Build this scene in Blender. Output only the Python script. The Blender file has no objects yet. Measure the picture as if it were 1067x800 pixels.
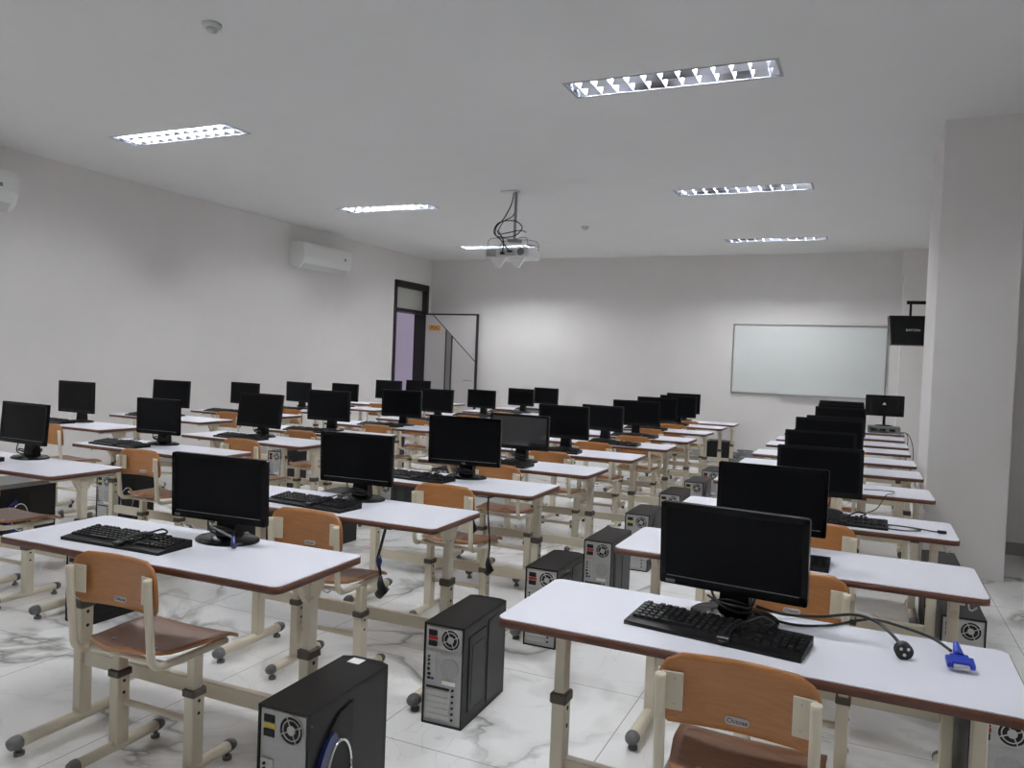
import bpy, bmesh, math, random
from mathutils import Vector, Matrix
random.seed(7)
C = bpy.context.scene.collection
PI = math.pi
sc = bpy.context.scene

# ------------------------------------------------------------------ materials
def lin(c):
    return tuple(((x / 255) / 12.92 if x / 255 <= .04045 else ((x / 255 + .055) / 1.055) ** 2.4) for x in c) + (1.0,)

def mat(name, col, rough=.5, metal=0.0, spec=.5, noise=0.0, scale=40, coat=0.0, bump=0.0):
    m = bpy.data.materials.new(name); m.use_nodes = True
    nt = m.node_tree; b = nt.nodes['Principled BSDF']
    b.inputs['Base Color'].default_value = lin(col)
    b.inputs['Roughness'].default_value = rough
    b.inputs['Metallic'].default_value = metal
    b.inputs['Specular IOR Level'].default_value = spec
    b.inputs['Coat Weight'].default_value = coat
    b.inputs['Coat Roughness'].default_value = .1
    if noise or bump:
        tc = nt.nodes.new('ShaderNodeTexCoord')
        nz = nt.nodes.new('ShaderNodeTexNoise'); nz.inputs['Scale'].default_value = scale; nz.inputs['Detail'].default_value = 3
        nt.links.new(tc.outputs['Object'], nz.inputs['Vector'])
        if noise:
            r = nt.nodes.new('ShaderNodeValToRGB')
            c = lin(col)
            r.color_ramp.elements[0].position = .3; r.color_ramp.elements[1].position = .7
            r.color_ramp.elements[0].color = tuple(x * (1 - noise) for x in c[:3]) + (1,)
            r.color_ramp.elements[1].color = tuple(min(1, x * (1 + noise)) for x in c[:3]) + (1,)
            nt.links.new(nz.outputs['Fac'], r.inputs['Fac']); nt.links.new(r.outputs['Color'], b.inputs['Base Color'])
        if bump:
            bp = nt.nodes.new('ShaderNodeBump'); bp.inputs['Strength'].default_value = bump; bp.inputs['Distance'].default_value = .002
            nt.links.new(nz.outputs['Fac'], bp.inputs['Height']); nt.links.new(bp.outputs['Normal'], b.inputs['Normal'])
    return m

def emit(name, col, strength):
    m = bpy.data.materials.new(name); m.use_nodes = True
    nt = m.node_tree; nt.nodes.clear()
    o = nt.nodes.new('ShaderNodeOutputMaterial'); e = nt.nodes.new('ShaderNodeEmission')
    e.inputs['Color'].default_value = col; e.inputs['Strength'].default_value = strength
    nt.links.new(e.outputs[0], o.inputs['Surface'])
    return m

def wood_mat(name, dark, light, rough, coat):
    m = bpy.data.materials.new(name); m.use_nodes = True
    nt = m.node_tree; b = nt.nodes['Principled BSDF']
    b.inputs['Roughness'].default_value = rough; b.inputs['Coat Weight'].default_value = coat; b.inputs['Coat Roughness'].default_value = .15
    tc = nt.nodes.new('ShaderNodeTexCoord'); mp = nt.nodes.new('ShaderNodeMapping'); mp.inputs['Scale'].default_value = (3, 30, 30)
    nz = nt.nodes.new('ShaderNodeTexNoise'); nz.inputs['Scale'].default_value = 4; nz.inputs['Detail'].default_value = 6; nz.inputs['Distortion'].default_value = .6
    r = nt.nodes.new('ShaderNodeValToRGB')
    r.color_ramp.elements[0].position = .3; r.color_ramp.elements[1].position = .72
    r.color_ramp.elements[0].color = lin(dark); r.color_ramp.elements[1].color = lin(light)
    nt.links.new(tc.outputs['Object'], mp.inputs['Vector']); nt.links.new(mp.outputs['Vector'], nz.inputs['Vector'])
    nt.links.new(nz.outputs['Fac'], r.inputs['Fac']); nt.links.new(r.outputs['Color'], b.inputs['Base Color'])
    return m

def marble_mat():
    m = bpy.data.materials.new('marble_tile'); m.use_nodes = True
    nt = m.node_tree; N = nt.nodes; L = nt.links; b = N['Principled BSDF']
    b.inputs['Roughness'].default_value = .09; b.inputs['Specular IOR Level'].default_value = .5
    tc = N.new('ShaderNodeTexCoord')
    def noise(scale, detail, dist=0):
        n = N.new('ShaderNodeTexNoise'); n.inputs['Scale'].default_value = scale; n.inputs['Detail'].default_value = detail; n.inputs['Distortion'].default_value = dist
        L.new(tc.outputs['Object'], n.inputs['Vector']); return n
    def ramp(src, stops):
        r = N.new('ShaderNodeValToRGB'); e = r.color_ramp.elements
        while len(e) < len(stops): e.new(.5)
        for i, (p, c) in enumerate(stops): e[i].position = p; e[i].color = (c, c, c, 1)
        L.new(src, r.inputs['Fac']); return r
    def mth(op, a, bb):
        k = N.new('ShaderNodeMath'); k.operation = op; k.use_clamp = True
        for i, x in enumerate((a, bb)):
            if isinstance(x, (int, float)): k.inputs[i].default_value = x
            else: L.new(x, k.inputs[i])
        return k.outputs[0]
    v1 = ramp(noise(.85, 5, .6).outputs['Fac'], [(.470, 0), (.492, .7), (.500, .95), (.505, .4), (.55, 0)])
    v2 = ramp(noise(2.3, 4, 1.2).outputs['Fac'], [(.490, 0), (.499, .35), (.501, .35), (.510, 0)])
    mask = ramp(noise(.8, 2).outputs['Fac'], [(.41, 0), (.56, 1)])
    cloud = ramp(noise(1.6, 4).outputs['Fac'], [(.50, 0), (.8, .3)])
    veins = mth('MAXIMUM', mth('MULTIPLY', v1.outputs['Color'], mask.outputs['Color']), mth('MULTIPLY', v2.outputs['Color'], .45))
    veins = mth('MAXIMUM', veins, mth('MULTIPLY', cloud.outputs['Color'], .5))
    mix = N.new('ShaderNodeMixRGB'); mix.inputs[1].default_value = lin((241, 241, 240)); mix.inputs[2].default_value = lin((140, 138, 134))
    L.new(veins, mix.inputs[0])
    br = N.new('ShaderNodeTexBrick'); br.offset = 0; br.inputs['Scale'].default_value = 1
    br.inputs['Brick Width'].default_value = .8; br.inputs['Row Height'].default_value = .8
    br.inputs['Mortar Size'].default_value = .0022; br.inputs['Mortar Smooth'].default_value = .1
    br.inputs['Color1'].default_value = (1, 1, 1, 1); br.inputs['Color2'].default_value = (.95, .95, .95, 1); br.inputs['Mortar'].default_value = (.45, .45, .44, 1)
    L.new(tc.outputs['Object'], br.inputs['Vector'])
    mul = N.new('ShaderNodeMixRGB'); mul.blend_type = 'MULTIPLY'; mul.inputs[0].default_value = 1
    L.new(mix.outputs[0], mul.inputs[1]); L.new(br.outputs['Color'], mul.inputs[2]); L.new(mul.outputs[0], b.inputs['Base Color'])
    return m

def mesh_mat(name, base, hole, scale):
    """a perforated sheet: rows of dark round holes"""
    m = bpy.data.materials.new(name); m.use_nodes = True
    nt = m.node_tree; b = nt.nodes['Principled BSDF']; b.inputs['Roughness'].default_value = .45; b.inputs['Metallic'].default_value = .15
    tc = nt.nodes.new('ShaderNodeTexCoord'); v = nt.nodes.new('ShaderNodeTexVoronoi'); v.inputs['Scale'].default_value = scale; v.inputs['Randomness'].default_value = .15
    r = nt.nodes.new('ShaderNodeValToRGB'); r.color_ramp.elements[0].position = .40; r.color_ramp.elements[1].position = .50
    r.color_ramp.elements[0].color = lin(hole); r.color_ramp.elements[1].color = lin(base)
    nt.links.new(tc.outputs['Object'], v.inputs['Vector']); nt.links.new(v.outputs['Distance'], r.inputs['Fac']); nt.links.new(r.outputs['Color'], b.inputs['Base Color'])
    return m

M = {}
M['wall'] = mat('painted_wall', (219, 216, 214), .75, noise=.015, scale=3)
M['ceiling'] = mat('painted_ceiling', (218, 218, 217), .85, noise=.01, scale=3)
M['floor'] = marble_mat()
M['baseboard'] = mat('baseboard_tile', (150, 150, 148), .25)
M['laminate'] = mat('white_laminate', (232, 233, 243), .32, noise=.01, scale=8)
M['edge'] = mat('brown_edge', (96, 57, 42), .45, noise=.08, scale=30)
M['cream'] = mat('cream_enamel', (214, 206, 186), .35, noise=.02, scale=25)
M['collar'] = mat('dark_collar', (84, 77, 68), .5)
M['cap'] = mat('grey_rubber', (104, 104, 104), .6)
M['hole'] = mat('dark_hole', (40, 36, 32), .7)
M['wood'] = wood_mat('beech_ply', (168, 110, 58), (184, 126, 72), .38, .25)
M['seatwood'] = wood_mat('worn_ply_seat', (164, 110, 72), (188, 134, 94), .33, .35)
M['badge'] = mat('badge_plate', (205, 200, 198), .35)
M['ink'] = mat('badge_ink', (45, 35, 50), .5)
M['black'] = mat('black_plastic', (12, 12, 13), .45, spec=.25, noise=.05, scale=60)
M['gloss'] = mat('gloss_black_plastic', (8, 8, 9), .24, spec=.2)
M['screen'] = mat('dark_screen', (7, 8, 11), .35, spec=.12)
M['glossscreen'] = mat('glossy_screen', (26, 28, 34), .07, spec=.9, coat=.5)
M['silver'] = mat('silver_steel', (190, 190, 188), .42, metal=.35)
M['greysteel'] = mat('galvanised_steel', (178, 179, 178), .5, metal=.15, noise=.04, scale=40)
M['mesh'] = mesh_mat('perforated_steel', (165, 166, 165), (35, 36, 37), 190)
M['blackmesh'] = mesh_mat('perforated_black', (30, 30, 31), (6, 6, 6), 120)
M['case'] = mat('black_case_paint', (22, 21, 21), .42, spec=.3, noise=.06, scale=60)
M['slot'] = mat('slot_shadow', (12, 12, 12), .6)
M['red'] = mat('red_plastic', (170, 38, 30), .45)
M['yellow'] = mat('yellow_sticker', (205, 190, 80), .5)
M['blueplastic'] = mat('navy_plastic', (28, 38, 92), .25, coat=.4)
M['chrome'] = mat('chrome', (205, 205, 205), .15, metal=1)
M['blue'] = mat('blue_connector', (34, 60, 168), .4)
M['pin'] = mat('pin_white', (215, 215, 215), .4)
M['cable'] = mat('black_cable', (14, 14, 15), .45)
M['greycable'] = mat('grey_cable', (120, 124, 124), .5)
M['keys'] = mat('black_keys', (20, 20, 22), .45, spec=.35)
M['whiteplastic'] = mat('white_plastic', (222, 223, 222), .35)
M['offwhite'] = mat('offwhite_plastic', (198, 200, 198), .4)
M['greyplastic'] = mat('grey_plastic', (112, 116, 118), .45)
M['frame'] = mat('dark_door_frame', (26, 22, 24), .45, noise=.06, scale=20)
M['leaf'] = mat('grey_door_leaf', (188, 184, 184), .5, noise=.02, scale=8)
M['groove'] = mat('door_groove', (58, 54, 54), .6)
M['pane'] = mat('dim_glass', (128, 129, 124), .3)
M['transom'] = mat('transom_backlight_tint', (190, 192, 184), .4)  # pale colour stands in for the light behind the transom glass
M['amber'] = mat('amber_sticker', (206, 150, 66), .5)
M['lavender'] = mat('lavender_wall', (190, 172, 196), .8, noise=.02, scale=4)
M['whiteboard'] = mat('whiteboard', (208, 212, 211), .35)
M['alu'] = mat('aluminium', (170, 172, 172), .35, metal=.7)
M['reflector'] = mat('lamp_reflector', (214, 218, 226), .22, metal=.55)
M['bladewhite'] = mat('lamp_blade', (226, 230, 238), .45)
M['mirror'] = mat('lamp_mirror', (205, 208, 218), .10, metal=1)
M['lampframe'] = mat('lamp_frame', (150, 152, 156), .4)
M['tube'] = emit('lamp_tube', (.965, .985, 1.0, 1), 62.0)
M['paper'] = mat('white_paper', (232, 232, 230), .8)

# ------------------------------------------------------------------ mesh building
class MB:
    def __init__(s): s.v = []; s.f = []; s.m = []; s.sm = []
    def add(s, vs, fs, mi=0, smooth=False):
        o = len(s.v); s.v += [tuple(x) for x in vs]
        for f in fs: s.f.append(tuple(i + o for i in f)); s.m.append(mi); s.sm.append(smooth)
        return s
    def from_bm(s, bm, mi=0, smooth=False):
        bm.verts.index_update()
        s.add([v.co.copy() for v in bm.verts], [[v.index for v in f.verts] for f in bm.faces], mi, smooth); bm.free(); return s
    def box(s, c, d, mi=0, bev=0.0, seg=1, rot=None):
        bm = bmesh.new(); bmesh.ops.create_cube(bm, size=1)
        for v in bm.verts: v.co = Vector((v.co.x * d[0], v.co.y * d[1], v.co.z * d[2]))
        if bev: bmesh.ops.bevel(bm, geom=list(bm.edges), offset=bev, segments=seg, affect='EDGES', profile=.5)
        for v in bm.verts:
            if rot is not None: v.co = rot @ v.co
            v.co += Vector(c)
        return s.from_bm(bm, mi, False)
    def b2(s, x0, x1, y0, y1, z0, z1, mi=0, bev=0.0, seg=1):
        return s.box(((x0 + x1) / 2, (y0 + y1) / 2, (z0 + z1) / 2), (x1 - x0, y1 - y0, z1 - z0), mi, bev, seg)
    def tube(s, pts, r, n=8, mi=0, caps=True, smooth=True, squash=None):
        pts = [Vector(p) for p in pts]; vs = []; fs = []
        up = None
        for i, p in enumerate(pts):
            t = (pts[min(i + 1, len(pts) - 1)] - pts[max(i - 1, 0)]).normalized()
            if up is None:
                a = Vector((0, 0, 1)) if abs(t.z) < .9 else Vector((1, 0, 0)); up = (a - t * a.dot(t)).normalized()
            else:
                up = (up - t * up.dot(t)).normalized()
            sd = t.cross(up); rr = r[i] if isinstance(r, (list, tuple)) else r
            for k in range(n):
                a = 2 * PI * k / n
                vs.append(p + sd * math.cos(a) * rr * (squash or 1) + up * math.sin(a) * rr)
        for i in range(len(pts) - 1):
            for k in range(n):
                k2 = (k + 1) % n; fs.append((i * n + k, i * n + k2, (i + 1) * n + k2, (i + 1) * n + k))
        s.add(vs, fs, mi, smooth)
        if caps:
            o = len(s.v) - len(vs)
            s.f.append(tuple(o + k for k in reversed(range(n)))); s.m.append(mi); s.sm.append(False)
            s.f.append(tuple(o + (len(pts) - 1) * n + k for k in range(n))); s.m.append(mi); s.sm.append(False)
        return s
    def cyl(s, c, r, h, axis='Z', n=16, mi=0, r2=None):
        a = {'X': Vector((1, 0, 0)), 'Y': Vector((0, 1, 0)), 'Z': Vector((0, 0, 1))}[axis]; c = Vector(c)
        return s.tube([c - a * h / 2, c + a * h / 2], [r, r if r2 is None else r2], n, mi)
    def lathe(s, prof, c=(0, 0, 0), n=24, mi=0, sx=1, sy=1, smooth=True):
        vs = []; fs = []; c = Vector(c)
        for r, z in prof:
            for k in range(n):
                a = 2 * PI * k / n; vs.append(c + Vector((r * math.cos(a) * sx, r * math.sin(a) * sy, z)))
        for i in range(len(prof) - 1):
            for k in range(n):
                k2 = (k + 1) % n; fs.append((i * n + k, i * n + k2, (i + 1) * n + k2, (i + 1) * n + k))
        fs.append(tuple(range(n - 1, -1, -1))); fs.append(tuple((len(prof) - 1) * n + k for k in range(n)))
        return s.add(vs, fs, mi, smooth)
    def prism(s, poly, z0, z1, mi=0, M4=None, smooth_side=False):
        n = len(poly); vs = [Vector((x, y, z0)) for x, y in poly] + [Vector((x, y, z1)) for x, y in poly]
        if M4 is not None: vs = [M4 @ v for v in vs]
        s.add(vs, [tuple(range(n - 1, -1, -1)), tuple(range(n, 2 * n))], mi)
        o = len(s.v) - 2 * n
        for k in range(n):
            k2 = (k + 1) % n; s.f.append((o + k, o + k2, o + n + k2, o + n + k)); s.m.append(mi); s.sm.append(smooth_side)
        return s
    def ring(s, c, R, r, axis='Y', n=28, m=6, mi=0):
        vs = []; fs = []; c = Vector(c)
        for i in range(n):
            a = 2 * PI * i / n
            for j in range(m):
                b = 2 * PI * j / m; d = R + r * math.cos(b); h = r * math.sin(b)
                p = {'Y': (d * math.cos(a), h, d * math.sin(a)), 'X': (h, d * math.cos(a), d * math.sin(a)), 'Z': (d * math.cos(a), d * math.sin(a), h)}[axis]
                vs.append(c + Vector(p))
        for i in range(n):
            for j in range(m):
                fs.append((i * m + j, ((i + 1) % n) * m + j, ((i + 1) % n) * m + (j + 1) % m, i * m + (j + 1) % m))
        return s.add(vs, fs, mi, True)
    def build(s, name, mats, parent=None, loc=None):
        me = bpy.data.meshes.new(name); me.from_pydata([tuple(v) for v in s.v], [], s.f); me.update()
        for mm in (mats if isinstance(mats, (list, tuple)) else [mats]): me.materials.append(M[mm])
        me.polygons.foreach_set('material_index', s.m); me.polygons.foreach_set('use_smooth', s.sm); me.update()
        bm = bmesh.new(); bm.from_mesh(me); bmesh.ops.recalc_face_normals(bm, faces=bm.faces); bm.to_mesh(me); bm.free()
        o = bpy.data.objects.new(name, me); C.objects.link(o)
        if parent is not None: o.parent = parent
        if loc is not None: o.location = loc
        return o

def rrect(x0, x1, y0, y1, r, n=5):
    out = []
    for cx, cy, a0 in ((x1 - r, y1 - r, 0), (x0 + r, y1 - r, 90), (x0 + r, y0 + r, 180), (x1 - r, y0 + r, 270)):
        for k in range(n + 1):
            a = math.radians(a0 + 90 * k / n); out.append((cx + r * math.cos(a), cy + r * math.sin(a)))
    return out

def empty(name, loc=(0, 0, 0), rz=0.0):
    o = bpy.data.objects.new(name, None); C.objects.link(o); o.empty_display_size = .1
    o.location = loc; o.rotation_euler = (0, 0, rz); return o

def tag(o, label, cat, group=None, kind=None):
    o['label'] = label; o['category'] = cat
    if group: o['group'] = group
    if kind: o['kind'] = kind
    return o

def struct(o, label=None):
    o['kind'] = 'structure'
    if label: o['label'] = label; o['category'] = o.name.split('_')[0]
    return o

KIDS = {}
def remember(root):
    KIDS[root.name] = [(c, [(g, []) for g in c.children]) for c in root.children]

def copy_tree(root):
    r = root.copy(); C.objects.link(r)
    for ch in list(root.children):
        c = ch.copy(); C.objects.link(c); c.parent = r
        for g in list(ch.children):
            d = g.copy(); C.objects.link(d); d.parent = c
    return r

def smooth_path(pts, n=6):
    """Catmull-Rom through the points"""
    P = [Vector(p) for p in pts]; P = [P[0]] + P + [P[-1]]; out = []
    for i in range(1, len(P) - 2):
        for k in range(n):
            t = k / n; a, b, c, d = P[i - 1], P[i], P[i + 1], P[i + 2]
            out.append(.5 * ((2 * b) + (c - a) * t + (2 * a - 5 * b + 4 * c - d) * t * t + (3 * b - a - 3 * c + d) * t ** 3))
    out.append(P[-2]); return out

def text(body, size, name, m, parent, loc, rot, depth=.0006):
    cu = bpy.data.curves.new(name, 'FONT'); cu.body = body; cu.size = size; cu.align_x = 'CENTER'; cu.align_y = 'CENTER'; cu.extrude = depth
    cu.materials.append(M[m])
    tmp = bpy.data.objects.new(name + '_curve', cu); C.objects.link(tmp)
    me = bpy.data.meshes.new_from_object(tmp.evaluated_get(bpy.context.evaluated_depsgraph_get()))
    bpy.data.objects.remove(tmp); me.name = name
    o = bpy.data.objects.new(name, me); C.objects.link(o); o.parent = parent; o.location = loc; o.rotation_euler = rot
    return o

ORD = ['', 'first', 'second', 'third', 'fourth', 'fifth', 'sixth', 'seventh', 'eighth', 'ninth', 'tenth']
ROW = {'R': 'in the row beside the column', 'D': 'in the row by the tower aisle',
       'E': 'in the second row from the door wall', 'F': 'in the row along the door wall'}
def nth(k): return ORD[k] + (' from the near end' if k > 1 else ' at the near end')

# ------------------------------------------------------------------ room
CAMZ = 1.3864
ZC = 3.21; XL = -7.466; YB = 12.72; XR = .95; YF = -1.7; XE = 5.4; YP = 7.35
LX = [(-6.12, -4.80), (-1.88, -.56)]; LY = [(1.62, 1.89), (4.81, 5.08), (8.02, 8.29), (11.19, 11.46)]  # first LY row is added out of view to light the near desks
def grid_plane(name, xs, ys, holes, z, mtl):
    b = MB()
    for i in range(len(xs) - 1):
        for j in range(len(ys) - 1):
            cx, cy = (xs[i] + xs[i + 1]) / 2, (ys[j] + ys[j + 1]) / 2
            if any(h[0] < cx < h[1] and h[2] < cy < h[3] for h in holes): continue
            b.add([(xs[i], ys[j], z), (xs[i + 1], ys[j], z), (xs[i + 1], ys[j + 1], z), (xs[i], ys[j + 1], z)], [(0, 1, 2, 3)])
    return b.build(name, mtl)
holes = [(x0, x1, y0, y1) for x0, x1 in LX for y0, y1 in LY] + [(2.36, 3.68, y0, y1) for y0, y1 in LY[:1]]
struct(grid_plane('ceiling', sorted({XL - .2, XE + .2} | {q for t in LX + [(2.36, 3.68)] for q in t}), sorted({YF - .2, YB + .2} | {q for t in LY for q in t}), holes, ZC, 'ceiling'), 'flat white painted ceiling of the computer room')
fl = MB().b2(XL - 2.2, XE + .2, YF - .2, YB + 1.0, -.06, 0); struct(fl.build('floor', 'floor'), 'polished white marble tile floor with grey veins')
# left wall with the door opening
DY0, DY1, DZ1 = 11.47, 12.60, 2.72
wl = MB(); wl.b2(XL - .15, XL, YF - .2, DY0, 0, ZC + .05); wl.b2(XL - .15, XL, DY1, YB + .3, 0, ZC + .05); wl.b2(XL - .15, XL, DY0, DY1, DZ1, ZC + .05)
struct(wl.build('wall_left', 'wall'), 'long white wall carrying the two air conditioners')
struct(MB().b2(XL - .15, XE + .2, YB, YB + .15, 0, ZC + .05).build('wall_back', 'wall'), 'white end wall behind the whiteboard')
struct(MB().b2(XR, XR + .15, YP, YB + .15, 0, ZC + .05).build('wall_right', 'wall'), 'white side wall behind the column')
struct(MB().b2(XL - .15, XE + .2, YF - .15, YF, 0, ZC + .05).build('wall_front', 'wall'), 'white wall behind the camera')
struct(MB().b2(XE, XE + .15, YF - .2, YP + .2, 0, ZC + .05).build('wall_side', 'wall'), 'white wall on the far side of the column')
struct(MB().b2(.90, XE + .2, YP, YP + .15, 0, ZC + .05).build('wall_recess', 'wall'), 'white wall set back behind the column')
struct(MB().b2(.43, .935, 6.30, YP + .02, 0, ZC + .04, 0, .006, 2).build('column', 'wall'), 'broad white square column standing by the desks')
struct(MB().b2(.43, XR + .02, YB - .27, YB + .05, 0, ZC + .04).build('pilaster', 'wall'), 'shallow white pilaster in the corner of the end wall')
struct(MB().b2(.935, XE, YP - .012, YP, 0, .10, 0, .003).build('baseboard_recess', 'baseboard'), 'grey tile baseboard on the recessed wall')
struct(MB().b2(XL, .43, YB - .012, YB, 0, .10, 0, .003).build('baseboard_back', 'baseboard'), 'grey tile baseboard under the whiteboard')
struct(MB().b2(XL, XL + .012, YF, DY0 - .1, 0, .10, 0, .003).build('baseboard_left', 'baseboard'), 'grey tile baseboard along the door wall')
struct(MB().b2(XL - 2.1, XL - 2.0, 9.0, 20, 0, 3.4).build('wall_corridor', 'lavender'), 'lavender wall outside the doorway')

# door: frame is the setting, leaf its child
fr = MB(); w = .07
fr.b2(XL - .24, XL + .02, DY0 - .01, DY0 + w, 0, DZ1, 0, .004); fr.b2(XL - .24, XL + .02, DY1 - w, DY1 + .01, 0, DZ1, 0, .004)
fr.b2(XL - .24, XL + .02, DY0, DY1, DZ1 - .10, DZ1 + .01, 0, .004); fr.b2(XL - .24, XL + .02, DY0 + w, DY1 - w, 2.19, 2.25, 0, .004)
door = struct(fr.build('door_1', 'frame'), 'tall dark door frame with a glazed transom and an open leaf')
MB().b2(XL - .09, XL - .08, DY0 + w, DY1 - w, 2.25, DZ1 - .1).build('transom_pane', 'transom', door)
# leaf stands open, flat in front of the end wall
lx0, lx1, ly = XL + .03, -6.385, 12.50
leaf = MB().b2(lx0, lx1, ly, ly + .04, .01, 2.19, 0, .002).build('door_leaf', 'leaf', door)
ed = MB(); ed.b2(lx0, lx1, ly - .006, ly + .046, 2.185, 2.215); ed.b2(lx1 - .004, lx1 + .025, ly - .006, ly + .046, .01, 2.215); ed.b2(lx0 - .03, lx0 + .004, ly - .006, ly + .046, .01, 2.215)
ed.build('leaf_edging', 'frame', leaf)
gx0, gz0, gx1, gz1 = lx0 + .16, 2.185, lx1, 1.36
dg = MB(); L = math.hypot(gx1 - gx0, gz1 - gz0); ang = math.atan2(gz1 - gz0, gx1 - gx0)
dg.box(((gx0 + gx1) / 2, ly - .001, (gz0 + gz1) / 2), (L, .006, .016), rot=Matrix.Rotation(-ang, 3, 'Y')); dg.build('diagonal_groove', 'groove', leaf)
px0, px1 = -6.99, -6.87
slope = (gz1 - gz0) / (gx1 - gx0)
MB().prism([(px0, .15), (px1, .15), (px1, gz0 + slope * (px1 - gx0)), (px0, gz0 + slope * (px0 - gx0))], 0, .006, 0, Matrix(((1, 0, 0, 0), (0, 0, 1, ly - .008), (0, 1, 0, 0), (0, 0, 0, 1)))).build('vision_strip', 'pane', leaf)
vs = MB()
for x in (px0, px1): vs.b2(x - .014, x + .012, ly - .011, ly, .15, gz0 + slope * (x - gx0))
vs.build('strip_border', 'groove', leaf)
st = MB().b2(-7.36, -7.12, ly - .003, ly, 1.90, 2.00).build('sign', 'amber', leaf)
text('PULL', .075, 'sign_lettering', 'hole', leaf, (-7.24, ly - .0035, 1.955), (PI / 2, 0, 0))
hd = MB(); hd.tube([(lx1 - .08, ly, 1.02), (lx1 - .08, ly - .05, 1.02), (lx1 - .20, ly - .05, 1.02)], .009); hd.cyl((lx1 - .08, ly - .004, 1.02), .025, .008, 'Y')
hd.build('door_handle', 'silver', leaf)

# whiteboard
wb = empty('whiteboard', (-.835, YB, 1.04))
tag(wb, 'wide blank whiteboard with a thin aluminium frame on the end wall', 'whiteboard')
MB().b2(-1.08, 1.09, -.022, -.004, .01, 1.07).build('board_surface', 'whiteboard', wb)
f = MB()
for a in ((-1.10, 1.11, -.03, -.002, 1.06, 1.085), (-1.10, 1.11, -.03, -.002, -.005, .018), (-1.10, -1.086, -.03, -.002, 0, 1.08), (1.096, 1.11, -.03, -.002, 0, 1.08)): f.b2(*a, 0, .003)
f.build('frame', 'alu', wb)
MB().b2(-.35, .35, -.075, -.02, -.012, .004, 0, .003).build('pen_tray', 'alu', wb)

# ------------------------------------------------------------------ ceiling lights
def make_light():
    r = empty('ceiling_light')
    hw, hd_ = .66, .135
    t = MB()   # tray above the ceiling line
    t.b2(-hw, hw, -hd_, hd_, .085, .09); t.b2(-hw, -hw + .004, -hd_, hd_, 0, .09); t.b2(hw - .004, hw, -hd_, hd_, 0, .09)
    t.b2(-hw, hw, -hd_, -hd_ + .004, 0, .09); t.b2(-hw, hw, hd_ - .004, hd_, 0, .09)
    t.build('housing', 'mirror', r)
    f = MB()
    for a in ((-hw - .015, hw + .015, -hd_ - .018, -hd_ + .004), (-hw - .015, hw + .015, hd_ - .004, hd_ + .018), (-hw - .015, -hw + .008, -hd_, hd_), (hw - .008, hw + .015, -hd_, hd_)):
        f.b2(*a, -.0025, .0, 0, .001)
    f.build('frame', 'lampframe', r)
    for s in (-1, 1):
        MB().cyl((0, s * .064, .05), .013, 1.19, 'X', 12).build('tube', 'tube', r)
    lv = MB()   # parabolic louvre: spine, side wings and cross blades with a V profile
    lv.prism([(-.030, .054), (.030, .054), (.002, .004), (-.002, .004)], -hw + .01, hw - .01, 0, Matrix(((0, 0, 1, 0), (1, 0, 0, 0), (0, 1, 0, 0), (0, 0, 0, 1))))
    for s in (-1, 1):
        lv.prism([(s * .131, .054), (s * .096, .054), (s * .129, .004), (s * .131, .004)], -hw + .01, hw - .01, 0, Matrix(((0, 0, 1, 0), (1, 0, 0, 0), (0, 1, 0, 0), (0, 0, 0, 1))))
    lv.build('louvre', 'mirror', r)
    for k in range(12):
        x = -.60 + 1.2 * k / 11; lv = MB()
        for y0, y1 in ((-.127, .0), (.0, .127)):
            lv.prism([(x - .013, .034), (x + .013, .034), (x + .002, .004), (x - .002, .004)], y0, y1, 0, Matrix(((1, 0, 0, 0), (0, 0, 1, 0), (0, 1, 0, 0), (0, 0, 0, 1))))
        lv.build('cross_blade', 'bladewhite', r)
    return r
lproto = make_light(); used = False
for i, (x0, x1) in enumerate(LX + [(2.36, 3.68)]):  # last column holds one added, unseen unit that lights the column
    for j, (y0, y1) in enumerate(LY[:1] if i == 2 else LY):
        o = copy_tree(lproto) if used else lproto; used = True
        o.location = ((x0 + x1) / 2, (y0 + y1) / 2, ZC)
        side = ('over the desks nearest the door wall', 'over the rows nearest the column', 'beyond the column')[i]
        tag(o, 'recessed louvred ceiling light, %s, %s' % (('added fill, out of view', 'first and largest seen', 'second, in the middle', 'third and farthest')[j], side), 'light', 'recessed ceiling lights')

def detector(x, y, label):
    r = empty('smoke_detector', (x, y, ZC)); tag(r, label, 'smoke detector', 'smoke detectors on the ceiling')
    MB().lathe([(.052, 0), (.054, -.008), (.048, -.022), (.02, -.026)], n=20).build('base', 'offwhite', r)
    MB().lathe([(.03, -.022), (.032, -.036), (.026, -.045), (.0, -.047)], n=18).build('sensor_head', 'offwhite', r)
detector(-3.43, 3.32, 'small round smoke detector on the ceiling, nearest the camera')
detector(-3.47, 9.84, 'small round smoke detector on the ceiling beyond the projector')

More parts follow.
